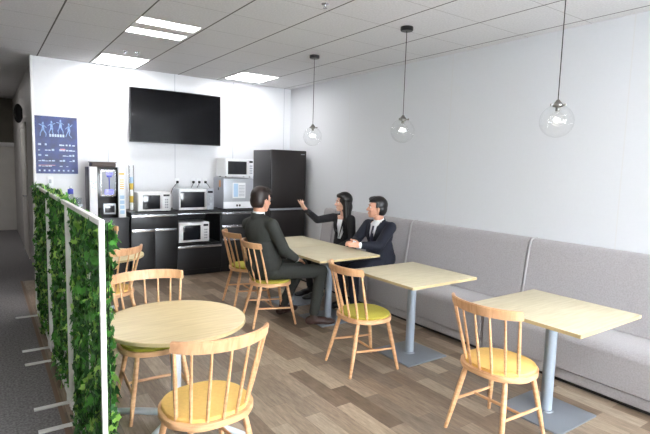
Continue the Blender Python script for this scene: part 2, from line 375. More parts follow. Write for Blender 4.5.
# ------------------------------------------------------------------ bench
def bench(y0, y1, label):
    t = thing('bench_sofa', label, 'bench', (0, 0, 0), 0, 'upholstered bench units along the wall')
    g = .004
    def ext(prof, a, b, bev, name, m):
        tb = bmesh.new()
        A = [tb.verts.new((x, a, z)) for x, z in prof]; B = [tb.verts.new((x, b, z)) for x, z in prof]
        n = len(A); fa = tb.faces.new(A); fb = tb.faces.new(B[::-1])
        for i in range(n): tb.faces.new((A[i], B[i], B[(i + 1) % n], A[(i + 1) % n]))
        bmesh.ops.recalc_face_normals(tb, faces=tb.faces)
        ed = [e for f in tb.faces if len(f.verts) == n for e in f.edges]
        if bev: bmesh.ops.bevel(tb, geom=list(set(ed)), offset=bev, segments=3, affect='EDGES')
        return finish(name, tb, m, t, angle=50)
    ext([(3.60, 0), (3.60, .035), (4.26, .035), (4.26, 0)], y0 + g, y1 - g, 0, 'plinth', 'plinth')
    ext([(3.56, .035), (3.56, .118), (4.28, .118), (4.28, .035)], y0 + g, y1 - g, .008, 'base', 'fabric')
    pts = [(3.545, .122), (3.545, .345), (3.552, .372), (3.575, .394), (3.61, .403), (3.75, .398), (3.95, .372), (4.29, .338), (4.29, .122)]
    ext(pts, y0 + g, y1 - g, .014, 'seat_cushion', 'fabric')
    bk = [(4.105, .362), (4.128, .50), (4.162, .74), (4.190, .90), (4.203, .95), (4.218, .972), (4.240, .980), (4.300, .980), (4.300, .345)]
    ext(bk, y0 + g, y1 - g, .014, 'backrest', 'fabric')
    bm = bmesh.new(); tube(bm, [(x - .001, y1 - .006, z + .001) for x, z in bk[:8]], .0085, 8)
    if y1 < 5: finish('piping', bm, 'piping', t)
    return t
bench(5.72, 6.02, 'narrow end piece of the grey bench beside the black refrigerator')
bench(4.165, 5.72, 'grey upholstered bench unit the man and woman in dark suits sit on')
bench(2.60, 4.165, 'grey upholstered bench unit in the middle, behind the second table')
bench(1.04, 2.60, 'grey upholstered bench unit at the right, behind the nearest square table')
bench(-.52, 1.04, 'grey upholstered bench unit nearest the camera, cut by the right edge')

# ------------------------------------------------------------------ square tables
def square_table(x, y, label, legs=True):
    t = thing('square_table', label, 'table', (x, y, 0), 0)
    h = .372
    bm = bmesh.new(); box(bm, -h, h, -h, h, .690, .712, .002); finish('tabletop', bm, 'top', t)
    bm = bmesh.new()
    for a in (0, 1, 2, 3):
        tb = bmesh.new(); box(tb, h - .0005, h + .003, -h, h, .6905, .7115)
        join(bm, tb, Matrix.Rotation(a * math.pi / 2, 4, 'Z'))
    finish('edge_band', bm, 'tedge', t)
    bm = bmesh.new(); lathe(bm, [(.037, .012), (.037, .685)], 28); finish('pole', bm, 'steel', t)
    bm = bmesh.new(); box(bm, -.15, .15, -.15, .15, .682, .690, .002); finish('mounting_plate', bm, 'steel', t)
    bm = bmesh.new(); box(bm, -.225, .225, -.225, .225, 0, .012, .003); lathe(bm, [(.05, .012), (.045, .02), (.037, .022)], 28)
    finish('base_plate', bm, 'plate', t)
square_table(3.045, 1.685, 'square pale wood table nearest the camera at the right')
square_table(2.985, 2.915, 'square pale wood table in the middle, with the lime-seated chair')
square_table(2.935, 4.08, 'square pale wood table the man in navy leans his hands on')
square_table(2.935, 4.832, 'square pale wood table pushed on far end of the group, towards the refrigerator')

def round_table(x, y, label, rot):
    t = thing('round_table', label, 'table', (x, y, 0), rot)
    r, z = .408, .672
    bm = bmesh.new(); lathe(bm, [(r - .01, z - .024), (r - .002, z - .020), (r, z - .003), (r - .003, z)], 64); finish('tabletop', bm, 'topr', t)
    bm = bmesh.new(); lathe(bm, [(r - .0005, z - .021), (r + .0025, z - .020), (r + .0025, z - .003), (r - .0005, z - .002)], 64, close=False); finish('edge_band', bm, 'tedge', t)
    bm = bmesh.new(); lathe(bm, [(.030, .07), (.030, z - .025)], 24); finish('pole', bm, 'steelw', t)
    for k in range(4):
        a = R(130 + 90 * k); d = Vector((math.cos(a), math.sin(a), 0))
        bm = bmesh.new(); tube(bm, [d * .02 + Vector((0, 0, .085)), d * .25 + Vector((0, 0, .055)), d * .44 + Vector((0, 0, .022)), d * .46 + Vector((0, 0, .02))], [.022, .021, .019, .012], 12)
        finish('foot', bm, 'steelw', t)
round_table(.906, 2.807, 'round pale wood table in the foreground, between the two chairs', 0)
round_table(.905, 5.14, 'round pale wood table half hidden behind the ivy divider', R(20))

# ------------------------------------------------------------------ chairs
def make_chair(cush):
    t = thing('spindle_chair', '', 'chair')
    def outline(sc, fx=0):
        pts = []
        for k in range(40):
            a = 2 * math.pi * k / 40; c, s = math.cos(a), math.sin(a)
            ex = .80
            x = .204 * math.copysign(abs(c) ** ex, c); y = .227 * math.copysign(abs(s) ** ex, s)
            if x > 0: y *= 1 - .10 * x / .2
            else: y *= 1 - .04 * -x / .2
            pts.append((x * sc + fx, y * sc))
        return pts
    bm = bmesh.new(); prism(bm, outline(1), .405, .436, .010); finish('seat', bm, 'beech', t, angle=60)
    bm = bmesh.new(); prism(bm, outline(.92, .006), .434, .454, .010); finish('cushion', bm, cush, t, angle=60)
    F = {}
    for sx in (1, -1):
        for sy in (1, -1):
            top = Vector((sx * .135, sy * .135, .41)); bot = Vector((sx * .215 - (.0 if sx > 0 else .015), sy * .195, 0))
            F[(sx, sy)] = (top, bot)
            bm = bmesh.new(); pts = [top.lerp(bot, k) for k in (0, .12, .35, .7, 1)]
            tube(bm, pts, [.013, .0155, .0165, .0145, .0105], 12); finish('leg', bm, 'beech', t)
    def at(k, z):
        a, b = F[k]; return a.lerp(b, (a.z - z) / a.z)
    mids = []
    for sy in (1, -1):
        a, b = at((1, sy), .17), at((-1, sy), .19)
        bm = bmesh.new(); tube(bm, [a, a.lerp(b, .5), b], [.008, .0105, .008], 10); finish('stretcher', bm, 'beech', t)
        mids.append(a.lerp(b, .5))
    bm = bmesh.new(); tube(bm, [mids[0], mids[0].lerp(mids[1], .5), mids[1]], [.008, .0105, .008], 10); finish('stretcher', bm, 'beech', t)
    # back rail: a curved band
    def rail(a, z):          # a in -1..1
        y = .236 * math.sin(a * 1.18) / math.sin(1.18); x = -.274 + .112 * (1 - math.cos(a * 1.18)) / (1 - math.cos(1.18))
        return Vector((x - (z - .8) * .22, y, z))
    for i in range(7):
        a = (i - 3) / 3
        th = a * 1.12; p0 = Vector((-.190 * math.cos(th), .205 * math.sin(th) * .98, .43)); p1 = rail(a * .92, .80)
        bm = bmesh.new(); rr_ = .0098 if abs(a) == 1 else .0078
        tube(bm, [p0, p0.lerp(p1, .3), p0.lerp(p1, .6), p1], [rr_ * .9, rr_ * 1.12, rr_, rr_ * .72], 10); finish('spindle', bm, 'beech', t)
    tb = bmesh.new(); N = 25; rows = []
    for k in range(N):
        a = -1 + 2 * k / (N - 1); e = abs(a); zt = .850 - .004 * e * e; zb = .787 + .004 * e
        d = (rail(a + .01, .8) - rail(a - .01, .8)).normalized(); nn = Vector((d.y, -d.x, 0)) * .0105
        rows.append([tb.verts.new(rail(a, zb) + nn), tb.verts.new(rail(a, zt) + nn), tb.verts.new(rail(a, zt) - nn), tb.verts.new(rail(a, zb) - nn)])
    for a, b in zip(rows, rows[1:]):
        for k in range(4): tb.faces.new((a[k], a[(k + 1) % 4], b[(k + 1) % 4], b[k]))
    tb.faces.new(rows[0][::-1]); tb.faces.new(rows[-1])
    bmesh.ops.recalc_face_normals(tb, faces=tb.faces)
    ed = [e for e in tb.edges if len(e.link_faces) == 2 and e.link_faces[0].normal.angle(e.link_faces[1].normal) > .8]
    bmesh.ops.bevel(tb, geom=ed, offset=.005, segments=2, affect='EDGES')
    finish('top_rail', tb, 'beech_d', t, angle=50)
    return t
PC = {k: make_chair(k) for k in ('cush_y', 'cush_g', 'cush_o')}
used = set()
def place_chair(kind, x, y, deg, label):
    o = PC[kind] if kind not in used else copy_tree(PC[kind])
    used.add(kind)
    o.location = (x, y, 0); o.rotation_euler = (0, 0, R(deg)); tag(o, label, 'chair', 'spindle-back chairs')
place_chair('cush_y', 2.54, 1.72, 1, 'spindle-back chair with orange-yellow seat at the nearest square table, right')
place_chair('cush_g', 2.475, 2.94, -7, 'spindle-back chair with lime green seat at the middle square table')
place_chair('cush_g', 2.36, 4.31, -10, 'spindle-back chair the man in the charcoal suit sits on')
place_chair('cush_g', 2.46, 5.03, -5, 'empty lime-seated spindle-back chair standing just behind the man in charcoal')
place_chair('cush_y', .85, 2.18, 93, 'spindle-back chair with orange-yellow seat in the foreground, its back to the camera')
place_chair('cush_o', .875, 3.15, 268, 'spindle-back chair with olive seat on the far side of the foreground round table')
place_chair('cush_y', .87, 4.62, 120, 'spindle-back chair with yellow seat behind the olive one, before the hidden round table')
place_chair('cush_y', .99, 5.80, 262, 'spindle-back chair farthest back beside the ivy divider, near the drinks machine')

# ------------------------------------------------------------------ ivy divider
rnd = random.Random(5)
LEAF = [(0, 0), (.22, -.12), (.5, -.30), (.55, -.08), (.95, -.02), (.72, .18), (.62, .42), (.36, .34), (.16, .50), (0, .98)]
def leaf(bm, p, q, s, mi):
    pts = [(x, y) for x, y in LEAF]
    right = pts; left = [(-x, y) for x, y in pts[1:-1]][::-1]
    c = bm.verts.new(p + q @ Vector((0, .25 * s, .0)))
    vs = []
    for x, y in right + left:
        z = -.35 * (abs(x) * .5) ** 1.5 - .12 * y * y
        vs.append(bm.verts.new(p + q @ Vector((x * s * .62, (y - .2) * s * .9 + .2 * s, z * s))))
    n = len(vs)
    for i in range(n):
        f = bm.faces.new((c, vs[i], vs[(i + 1) % n])); f.material_index = mi
def divider(y0, y1, label):
    t = thing('ivy_divider', label, 'plant divider', (.405, y0, 0), 0, 'ivy-covered divider panels')
    L = y1 - y0; zt = 1.345; hw = .0115
    bm = bmesh.new()
    box(bm, -hw, hw, 0, .024, .03, zt, .003); finish('post', bm, 'wmetal', t)
    bm = bmesh.new(); box(bm, -hw, hw, L - .024, L, .03, zt, .003); finish('post', bm, 'wmetal', t)
    bm = bmesh.new(); box(bm, -.012, .012, 2 * hw, L - 2 * hw, zt - .026, zt - .001, .003); finish('rail', bm, 'wmetal', t)
    bm = bmesh.new(); box(bm, -.012, .012, 2 * hw, L - 2 * hw, .06, .085, .003); finish('rail', bm, 'wmetal', t)
    bm = bmesh.new(); box(bm, .02, .04, L / 2 - .010, L / 2 + .010, .05, zt - .015, .003); finish('stile', bm, 'wmetal', t)
    for fy in (.135, L - .155):
        bm = bmesh.new(); box(bm, -.20, .20, fy - .02, fy + .02, .001, .011, .004); box(bm, -.012, .012, fy - .012, fy + .012, .008, .065)
        finish('foot', bm, 'wmetal', t)
    bm = bmesh.new()
    ny = int((L - .06) / .1)
    for k in range(ny + 1): y = .04 + (L - .08) * k / ny; tube(bm, [(.03, y, .08), (.03, y, zt - .02)], .0025, 5)
    for k in range(12): z = .1 + k * .108; tube(bm, [(.03, .03, z), (.03, L - .03, z)], .0025, 5); tube(bm, [(0, .012, z), (.03, .03, z)], .0025, 5); tube(bm, [(0, L - .012, z), (.03, L - .03, z)], .0025, 5)
    finish('lattice', bm, 'back', t)
    bm = bmesh.new()
    for k in range(2750):
        side = 1 if rnd.random() < .5 else -1
        y = rnd.uniform(.0 if y0 > 3 else .02, L - .01); z = rnd.uniform(.04, zt + (.012 if y0 > 3 else -.03))
        bulge = .035 + .055 * (.5 + .5 * math.sin(y * 7 + z * 3.1 + y0)) * (.6 + .4 * math.sin(z * 9 + y * 2))
        if y < .07 or y > L - .07: bulge = min(bulge, .05)
        if side < 0: bulge = .010 + bulge * .78 * min(1, max(0, (min(y, L - y) - .03) / .22)) ** .8
        else: bulge *= .58
        d = rnd.uniform(.1, 1) * bulge
        if z > zt - .1 : d = max(d, .02)
        if side < 0 and (y < .055 or y > L - .055) and rnd.random() < .93: continue
        if side < 0 and abs(y - L / 2) < .035 and (z % .5) < .24 and rnd.random() < .85: continue
        s = rnd.uniform(.035, .072)
        q = (Matrix.Rotation(rnd.gauss(0, .45), 3, 'Z') @ Matrix.Rotation(side * (math.pi / 2) + rnd.gauss(0, .35) , 3, 'Y') @ Matrix.Rotation(math.pi * .5 * -side + rnd.gauss(0, .7), 3, 'Z'))
        # leaf normal (local z) points to +-x, tip mostly downwards
        rv = rnd.random(); mi = 0 if rv < .42 else (1 if rv < .86 else 2)
        leaf(bm, Vector((.03 + side * d, y, z)), q, s, mi)
    finish('foliage', bm, ['leaf1', 'leaf2', 'leaf3'], t, smooth=False)
divider(2.24, 3.30, 'ivy-covered white-framed divider panel nearest the camera')
divider(3.32, 4.43, 'ivy-covered white-framed divider panel in the middle of the three')
divider(4.46, 5.78, 'ivy-covered white-framed divider panel farthest from the camera')

# ------------------------------------------------------------------ kitchen row
FY = 6.65
def strip(bm, x0, x1, z, h_=.034): box(bm, x0, x1, FY - .014, FY + .002, z - h_ / 2, z + h_ / 2, .003)
def cabinet(x0, x1, label, kind):
    t = thing('kitchen_cabinet', label, 'cabinet', (0, 0, 0), 0, 'black kitchen cabinets')
    DY = 7.245
    g = .002; x0 += g; x1 -= g
    if kind == 'open':
        bm = bmesh.new(); box(bm, x0, x0 + .02, FY + .02, DY, .06, .895); box(bm, x1 - .02, x1, FY + .02, DY, .06, .895)
        box(bm, x0 + .02, x1 - .02, DY - .02, DY, .06, .895); box(bm, x0 + .02, x1 - .02, FY + .02, DY - .02, .44, .462); box(bm, x0 + .02, x1 - .02, FY + .02, DY - .02, .875, .895)
        box(bm, x0 + .02, x1 - .02, FY + .02, DY - .02, .06, .08)
        finish('body', bm, 'blackm', t)
        bm = bmesh.new(); box(bm, x0, x1, FY, FY + .019, .085, .432, .002); d = finish('drawer', bm, 'blackm', t)
        bm = bmesh.new(); strip(bm, x0 + .005, x1 - .005, .415); finish('handle', bm, 'chrome', d)
        bm = bmesh.new(); strip(bm, x0 + .005, x1 - .005, .888, .012); finish('trim_strip', bm, 'chrome', t)
    else:
        bm = bmesh.new(); box(bm, x0, x1, FY + .02, DY, .06, .895); finish('body', bm, 'blackm', t)
        if kind == 'doors':
            zs = ((.705, .893),)
            xm = (x0 + x1) / 2
            for a, b in ((x0, xm - .002), (xm + .002, x1)):
                bm = bmesh.new(); box(bm, a, b, FY, FY + .019, .085, .698, .002); d = finish('door', bm, 'blackm', t)
                bm = bmesh.new(); strip(bm, a + .004, b - .004, .682); finish('handle', bm, 'chrome', d)
        else:
            zs = ((.705, .893), (.51, .698), (.085, .503))
        for a, b in zs:
            bm = bmesh.new(); box(bm, x0, x1, FY, FY + .019, a, b, .002); d = finish('drawer', bm, 'blackm', t)
            bm = bmesh.new(); strip(bm, x0 + .005, x1 - .005, b - .016); finish('handle', bm, 'chrome', d)
    bm = bmesh.new(); box(bm, x0, x1, FY + .05, DY, 0, .06); finish('kick_board', bm, 'black', t)
cabinet(1.56, 2.17, 'black cabinet with one drawer over two doors, under the white toaster oven', 'doors')
cabinet(2.17, 2.83, 'black cabinet with an open shelf holding the lower microwave', 'open')
cabinet(2.83, 3.44, 'black drawer cabinet under the stacked grey box and microwave', 'drawers')
bm = bmesh.new(); box(bm, 1.55, 3.445, FY - .02, DY, .895, .925, .004); tag(finish('worktop', bm, 'blackm'), 'continuous black worktop along the kitchen cabinets', 'worktop')
t = thing('machine_stand', 'low black cabinet carrying the coffee machine', 'cabinet')
bm = bmesh.new(); box(bm, 1.02, 1.54, FY + .02, DY, .03, .845, .004); finish('body', bm, 'black', t)
bm = bmesh.new(); box(bm, 1.00, 1.548, FY, DY, .845, .865, .003); finish('top', bm, 'black', t)
t = thing('side_cabinet', 'low white cabinet behind the ivy, left of the coffee machine', 'cabinet')
bm = bmesh.new(); box(bm, .60, .99, FY + .05, DY, .0, 1.02, .004); finish('body', bm, 'white', t)
bm = bmesh.new(); box(bm, .585, .998, FY + .03, DY, 1.02, 1.045, .004); finish('top', bm, 'greyp', t)
bm = bmesh.new(); box(bm, .61, .98, FY + .03, FY + .05, .05, 1.0, .003); finish('door', bm, 'white', t)

# fridge
t = thing('refrigerator', 'tall black-brown two-door refrigerator beside the bench', 'refrigerator')
x0, x1 = 3.60, 4.225
bm = bmesh.new(); box(bm, x0, x1, 6.64, 7.2, .03, 1.835, .008); finish('body', bm, 'fridge_s', t)
bm = bmesh.new(); box(bm, x0 - .002, x1 + .002, 6.585, 6.636, .935, 1.84, .012); d = finish('door', bm, 'fridge', t)
bm = bmesh.new(); box(bm, x1 - .10, x1 - .03, 6.5835, 6.5855, 1.775, 1.787); finish('badge', bm, 'greyp', d)
bm = bmesh.new(); box(bm, x0 - .002, x1 + .002, 6.585, 6.636, .07, .905, .012); finish('door', bm, 'fridge', t)
bm = bmesh.new(); box(bm, x0, x1, 6.60, 6.64, .908, .932); finish('door_gap', bm, 'greyp', t)
bm = bmesh.new(); box(bm, x0 + .02, x1 - .02, 6.62, 7.15, 0, .06); finish('kick_board', bm, 'black', t)

# ovens
def microwave(x0, x1, y0, y1, z0, z1, label, name='microwave', body='wplastic', win=(.06, .70), panel='wplastic', door='wplastic', rack=False):
    t = thing(name, label, name.replace('_', ' '), (x0, y0, z0))
    W, D, Hh = x1 - x0, y1 - y0, z1 - z0
    bm = bmesh.new(); box(bm, 0, W, .022, D, .012, Hh, .006); finish('body', bm, body, t)
    for fx in (.04, W - .04):
        for fy in (.06, D - .05):
            bm = bmesh.new(); lathe(bm, [(.012, 0), (.012, .014)], 12, (fx, fy, 0)); finish('foot', bm, 'rubber', t)
    dx = W * (win[1] + .06)
    bm = bmesh.new(); box(bm, .004, dx, 0, .021, .016, Hh - .004, .005); d = finish('door', bm, door, t)
    bm = bmesh.new(); box(bm, W * win[0], W * win[1], -.003, .002, Hh * .16, Hh * .86, .002); finish('window', bm, 'ovenglass', d)
    bm = bmesh.new()
    tube(bm, [(dx - .02, .0, Hh * .2), (dx - .02, -.022, Hh * .22), (dx - .02, -.022, Hh * .8), (dx - .02, 0, Hh * .82)], .006, 8); finish('handle', bm, body, d)
    bm = bmesh.new(); box(bm, dx + .002, W - .004, .002, .021, .016, Hh - .004, .004); p = finish('control_panel', bm, panel, t)
    bm = bmesh.new(); box(bm, dx + .018, W - .02, -.001, .003, Hh * .80, Hh * .90, .001); finish('display', bm, 'ovenglass', p)
    cx = (dx + W) / 2
    if rack:
        for zz in (.3, .55): 
            bm = bmesh.new(); tube(bm, [(cx, -.018, Hh * zz), (cx, .004, Hh * zz)], .017, 16); finish('knob', bm, 'silver', p)
    else:
        bm = bmesh.new()
        for i in range(2):
            for j in range(4): box(bm, cx - .022 + i * .025, cx - .004 + i * .025, -.001, .003, Hh * (.2 + .13 * j), Hh * (.27 + .13 * j), .001)
        finish('buttons', bm, 'greyp', p)
    return t
microwave(1.65, 2.09, 6.66, 6.92, .925, 1.19, 'white toaster oven on the worktop, left of the dark-windowed oven', 'toaster_oven', win=(.14, .66))
microwave(2.20, 2.71, 6.66, 6.94, .925, 1.24, 'silver-framed oven with wide dark window on the worktop', 'microwave_oven', body='silver', panel='greyp', door='wplastic', win=(.04, .72), rack=True)
microwave(2.20, 2.65, 6.68, 7.05, .462, .76, 'white microwave inside the open cabinet shelf', 'microwave', win=(.14, .70))
microwave(2.89, 3.36, 6.70, 7.02, 1.405, 1.68, 'white microwave stacked on top of the grey box', 'microwave', win=(.10, .74))
# grey box (dish dryer) with notice
t = thing('ice_maker', 'tall grey box with a paper notice on its front, under the stacked microwave', 'appliance', (2.875, 6.70, .925))
t.scale = (.87, .80, 1)
bm = bmesh.new(); box(bm, 0, .55, .02, .50, .015, .465, .012); finish('body', bm, 'greyp', t)
bm = bmesh.new(); box(bm, .0, .55, 0, .019, .12, .462, .008); d = finish('door', bm, 'silver', t)
bm = bmesh.new(); box(bm, 0, .55, 0, .019, .016, .117, .006); finish('lower_panel', bm, 'wplastic', t)
for fx in (.05, .5):
    for fy in (.07, .45):
        bm = bmesh.new(); lathe(bm, [(.014, 0), (.014, .018)], 12, (fx, fy, 0)); finish('foot', bm, 'rubber', t)
bm = bmesh.new(); box(bm, .16, .40, -.0015, .0015, .17, .40); n_ = finish('paper_notice', bm, 'wplastic', d)
bm = bmesh.new(); box(bm, .18, .26, -.0025, -.001, .19, .385); 
finish('notice_picture', bm, 'paleblue', n_)
bm = bmesh.new(); [box(bm, .275, .385, -.0025, -.001, .20 + .022 * k, .208 + .022 * k) for k in range(8)]; finish('notice_text', bm, 'greyp', n_)
bm = bmesh.new(); [box(bm, .23 + .05 * k, .262 + .05 * k, -.0015, .001, .045, .075) for k in range(2)]; finish('buttons', bm, 'black', t)
bm = bmesh.new(); tube(bm, [(-.003, .25, .30), (.002, .25, .30)], .022, 16); finish('side_vent', bm, 'black', t)
bm = bmesh.new(); box(bm, -.002, .001, .14, .22, .33, .43); finish('sticker', bm, 'orange', t)

# coffee machine
t = thing('coffee_machine', 'white and black coffee machine with blue-lit dispenser', 'coffee machine', (1.075, 6.68, .866))
t.scale = (.98, .72, .925)
bm = bmesh.new(); box(bm, 0, .44, .06, .45, .0, .70, .008); finish('body', bm, 'black', t)
for a, b in ((0, .095), (.345, .44)):
    bm = bmesh.new(); box(bm, a, b, 0, .059, .0, .705, .012); finish('side_panel', bm, 'wplastic', t)
bm = bmesh.new(); box(bm, .096, .344, .03, .059, .0, .70, .003); finish('centre_panel', bm, 'blackg', t)
bm = bmesh.new(); box(bm, .125, .32, .005, .03, .30, .67, .02); d = finish('dispenser_frame', bm, 'chrome', t)
bm = bmesh.new(); box(bm, .142, .303, -.002, .008, .325, .645, .012); d2_ = finish('dispenser_window', bm, 'greyp', d)
bm = bmesh.new(); box(bm, .205, .275, -.006, .001, .60, .625, .003); box(bm, .185, .28, -.006, .001, .33, .39, .003); finish('display', bm, 'bluelit', d)
bm = bmesh.new(); tube(bm, [(.235, -.012, .40), (.235, -.012, .59)], .006, 8); box(bm, .205, .265, -.02, .0, .565, .59, .003); finish('spout', bm, 'blue', d)
bm = bmesh.new(); box(bm, .16, .31, -.01, .03, .05, .20, .006); finish('cup_tray', bm, 'silver', t)
bm = bmesh.new(); box(bm, .175, .295, -.013, -.008, .075, .175, .003); finish('tray_opening', bm, 'ovenglass', t)
bm = bmesh.new(); box(bm, .04, .33, .05, .36, .702, .76, .015); finish('bean_hopper', bm, 'brownp', t)
bm = bmesh.new(); box(bm, .03, .335, .045, .365, .76, .772, .004); finish('hopper_lid', bm, 'brownp', t)
bm = bmesh.new(); box(bm, .36, .42, -.002, .001, .60, .625); [box(bm, .365, .415, -.002, .001, .40 + .03 * k, .415 + .03 * k) for k in range(5)]; finish('panel_print', bm, 'yellow', t)
bm = bmesh.new(); [box(bm, .365, .42, -.002, .001, .05 + .07 * k, .10 + .07 * k) for k in range(4)]; finish('panel_print', bm, 'paleblue', t)
bm = bmesh.new()
for k, (a, b) in enumerate(((.015, .5), (.04, .47), (.07, .49), (.03, .42), (.06, .40))): box(bm, a, a + .012, -.002, .001, b, b + .012)
finish('panel_print', bm, 'paleblue', t)
# cup dispenser between machine and toaster oven
t = thing('cup_dispenser', 'slim clear cup dispenser between the coffee machine and toaster oven', 'dispenser', (1.582, 6.76, .925))
bm = bmesh.new(); box(bm, -.025, .05, -.05, .06, 0, .012, .003); finish('base', bm, 'greyp', t)
for s in (0, 1):
    bm = bmesh.new(); tube(bm, [(-.015 + s * .055, 0, .01), (-.015 + s * .055, 0, .62)], .006, 10); finish('rod', bm, 'chrome', t)
for z, mm in ((.03, 'wplastic'), (.13, 'yellow'), (.20, 'wplastic'), (.30, 'yellow'), (.38, 'paleblue')):
    bm = bmesh.new(); lathe(bm, [(.020, z), (.024, z + .085)], 16, (.0125, 0, 0)); finish('cup_stack', bm, mm, t)
# bottle & glasses
t = thing('water_bottle', 'clear water bottle with blue label behind the ivy divider', 'bottle', (.87, 6.75, 1.045))
bm = bmesh.new(); lathe(bm, [(.030, 0), (.032, .01), (.032, .15), (.024, .185), (.012, .20), (.012, .215)], 20); finish('body', bm, 'cupclear', t)
bm = bmesh.new(); lathe(bm, [(.033, .13), (.033, .185), (.030, .19)], 20); finish('label', bm, 'blue', t)
bm = bmesh.new(); lathe(bm, [(.0135, .205), (.0135, .225)], 14); finish('cap', bm, 'wplastic', t)
for k, (x, y) in enumerate(((.93, 6.78), (.965, 6.74))):
    bm = bmesh.new(); lathe(bm, [(.020, .002), (.022, .0), (.028, .08), (.026, .08), (.020, .006)], 20, close=False)
    tag(finish('drinking_cup', bm, 'cupclear', loc=(x, y, 1.046)), ['clear cup beside the water bottle, left one', 'clear cup beside the coffee machine, right one'][k], 'cup', 'clear cups')
# kettle-like dark item in front of drawers: black box on cabinet C front edge is left out
# wall sockets with plugs
for k, (x, lb) in enumerate(((2.363, 'wall socket with black plug farthest left above the worktop'), (2.609, 'second wall socket from the left with black plug'), (2.70, 'third wall socket from the left with black plug'), (2.80, 'rightmost wall socket with black plug next to the grey box'))):
    t = thing('wall_socket', lb, 'socket', (x, DY, 1.31))
    bm = bmesh.new(); box(bm, -.033, .033, -.008, 0, -.055, .055, .003); finish('cover_plate', bm, 'wplastic', t)
    bm = bmesh.new(); box(bm, -.016, .016, -.038, -.008, -.018, .018, .004)
    finish('plug', bm, 'rubber', t)
    bm = bmesh.new(); s = -1 if k == 0 else (-.6 if k < 3 else .8)
    tube(bm, [(0, -.03, -.01), (s * .03, -.05, -.03), (s * .08, -.05, -.09), (s * .11, -.04, -.18), (s * .12, -.03, -.30)], .004, 8); finish('cable', bm, 'rubber', t)
bm = bmesh.new(); box(bm, -.035, .035, -.010, 0, -.06, .06, .003); t = tag(finish('light_switch', bm, 'wplastic', loc=(.70, DY, 1.31)), 'white wall switch plate below the blue poster', 'switch')
bm = bmesh.new(); box(bm, -.014, .014, -.014, -.009, -.025, .025, .002); finish('rocker', bm, 'silver', t)

# television
t = thing('television', 'large black flat television mounted on the white wall', 'television', (2.335, 7.125, 2.245))
bm = bmesh.new(); box(bm, -.665, .665, 0, .045, -.375, .375, .006); finish('housing', bm, 'black', t)
bm = bmesh.new(); box(bm, -.652, .652, -.003, .0, -.358, .362); finish('screen', bm, 'blackg', t)
bm = bmesh.new(); box(bm, -.25, .25, .045, .125, -.2, .2, .004); finish('wall_mount', bm, 'black', t)
# poster
t = thing('poster', 'blue sports poster on the white wall at the left', 'poster', (.545, 7.242, 1.41))
bm = bmesh.new(); box(bm, 0, .485, 0, .005, 0, .735); finish('sheet', bm, 'posterb', t)
bm = bmesh.new(); rp = random.Random(3)
for cx, cz, an in ((.09, .58, .5), (.19, .60, -.4), (.29, .62, .3), (.39, .58, -.7)):
    def limb(x0, z0, x1, z1, wd):
        dx, dz = x1 - x0, z1 - z0; L = math.hypot(dx, dz); nx, nz = -dz / L * wd, dx / L * wd
        for yy in (-.0015,):
            v = [bm.verts.new((x, yy, z)) for x, z in ((x0 + nx, z0 + nz), (x0 - nx, z0 - nz), (x1 - nx * .6, z1 - nz * .6), (x1 + nx * .6, z1 + nz * .6))]
            bm.faces.new(v)
    limb(cx, cz - .03, cx + .01 * an, cz + .045, .017); limb(cx, cz + .05, cx + .008 * an, cz + .078, .011)
    limb(cx - .008, cz - .02, cx - .03, cz - .065, .008); limb(cx - .03, cz - .065, cx - .045 * abs(an) - .01, cz - .10, .006)
    limb(cx + .008, cz - .02, cx + .03 * an + .02, cz - .07, .008); limb(cx + .03 * an + .02, cz - .07, cx + .03, cz - .11, .006)
    limb(cx - .012, cz + .035, cx - .045, cz + .03 + .04 * an, .006); limb(cx + .012, cz + .035, cx + .04, cz + .03 - .05 * an, .006)
finish('player_silhouettes', bm, 'posterf', t)
bm = bmesh.new(); [box(bm, .16 + .03 * k, .182 + .03 * k, -.002, 0, .475, .51) for k in range(6)]
for col in range(2):
    for row in range(5):
        z = .09 + row * .068
        for k in range(5):
            x = .03 + col * .24 + k * .038
            if rp.random() < .8: box(bm, x, x + rp.uniform(.02, .036), -.002, 0, z, z + rp.uniform(.008, .028))
for k in range(8): box(bm, .03 + .055 * k, .05 + .055 * k, -.002, 0, .03, .05)
finish('printed_text', bm, 'posterw', t)
bm = bmesh.new(); box(bm, .28, .34, -.0022, 0, .31, .325); box(bm, .03, .22, -.0022, 0, .105, .112); finish('printed_accent', bm, 'postery', t)
# corridor sign
t = thing('corridor_sign', 'dark oval sign standing out from the corridor wall', 'sign', (.56, 9.7, 2.34))
bm = bmesh.new(); tube(bm, [(0, 0, 0), (-.04, 0, 0)], .012, 8); finish('bracket', bm, 'chrome', t)
bm = bmesh.new(); tb = bmesh.new(); lathe(tb, [(.14, -.015), (.15, -.01), (.15, .01), (.14, .015)], 28); join(bm, tb, Matrix.Translation((-.06, 0, 0)) @ Matrix.Diagonal((.45, 1, 1.05, 1)) @ Matrix.Rotation(R(90), 4, 'X')); finish('disc', bm, 'black', t)

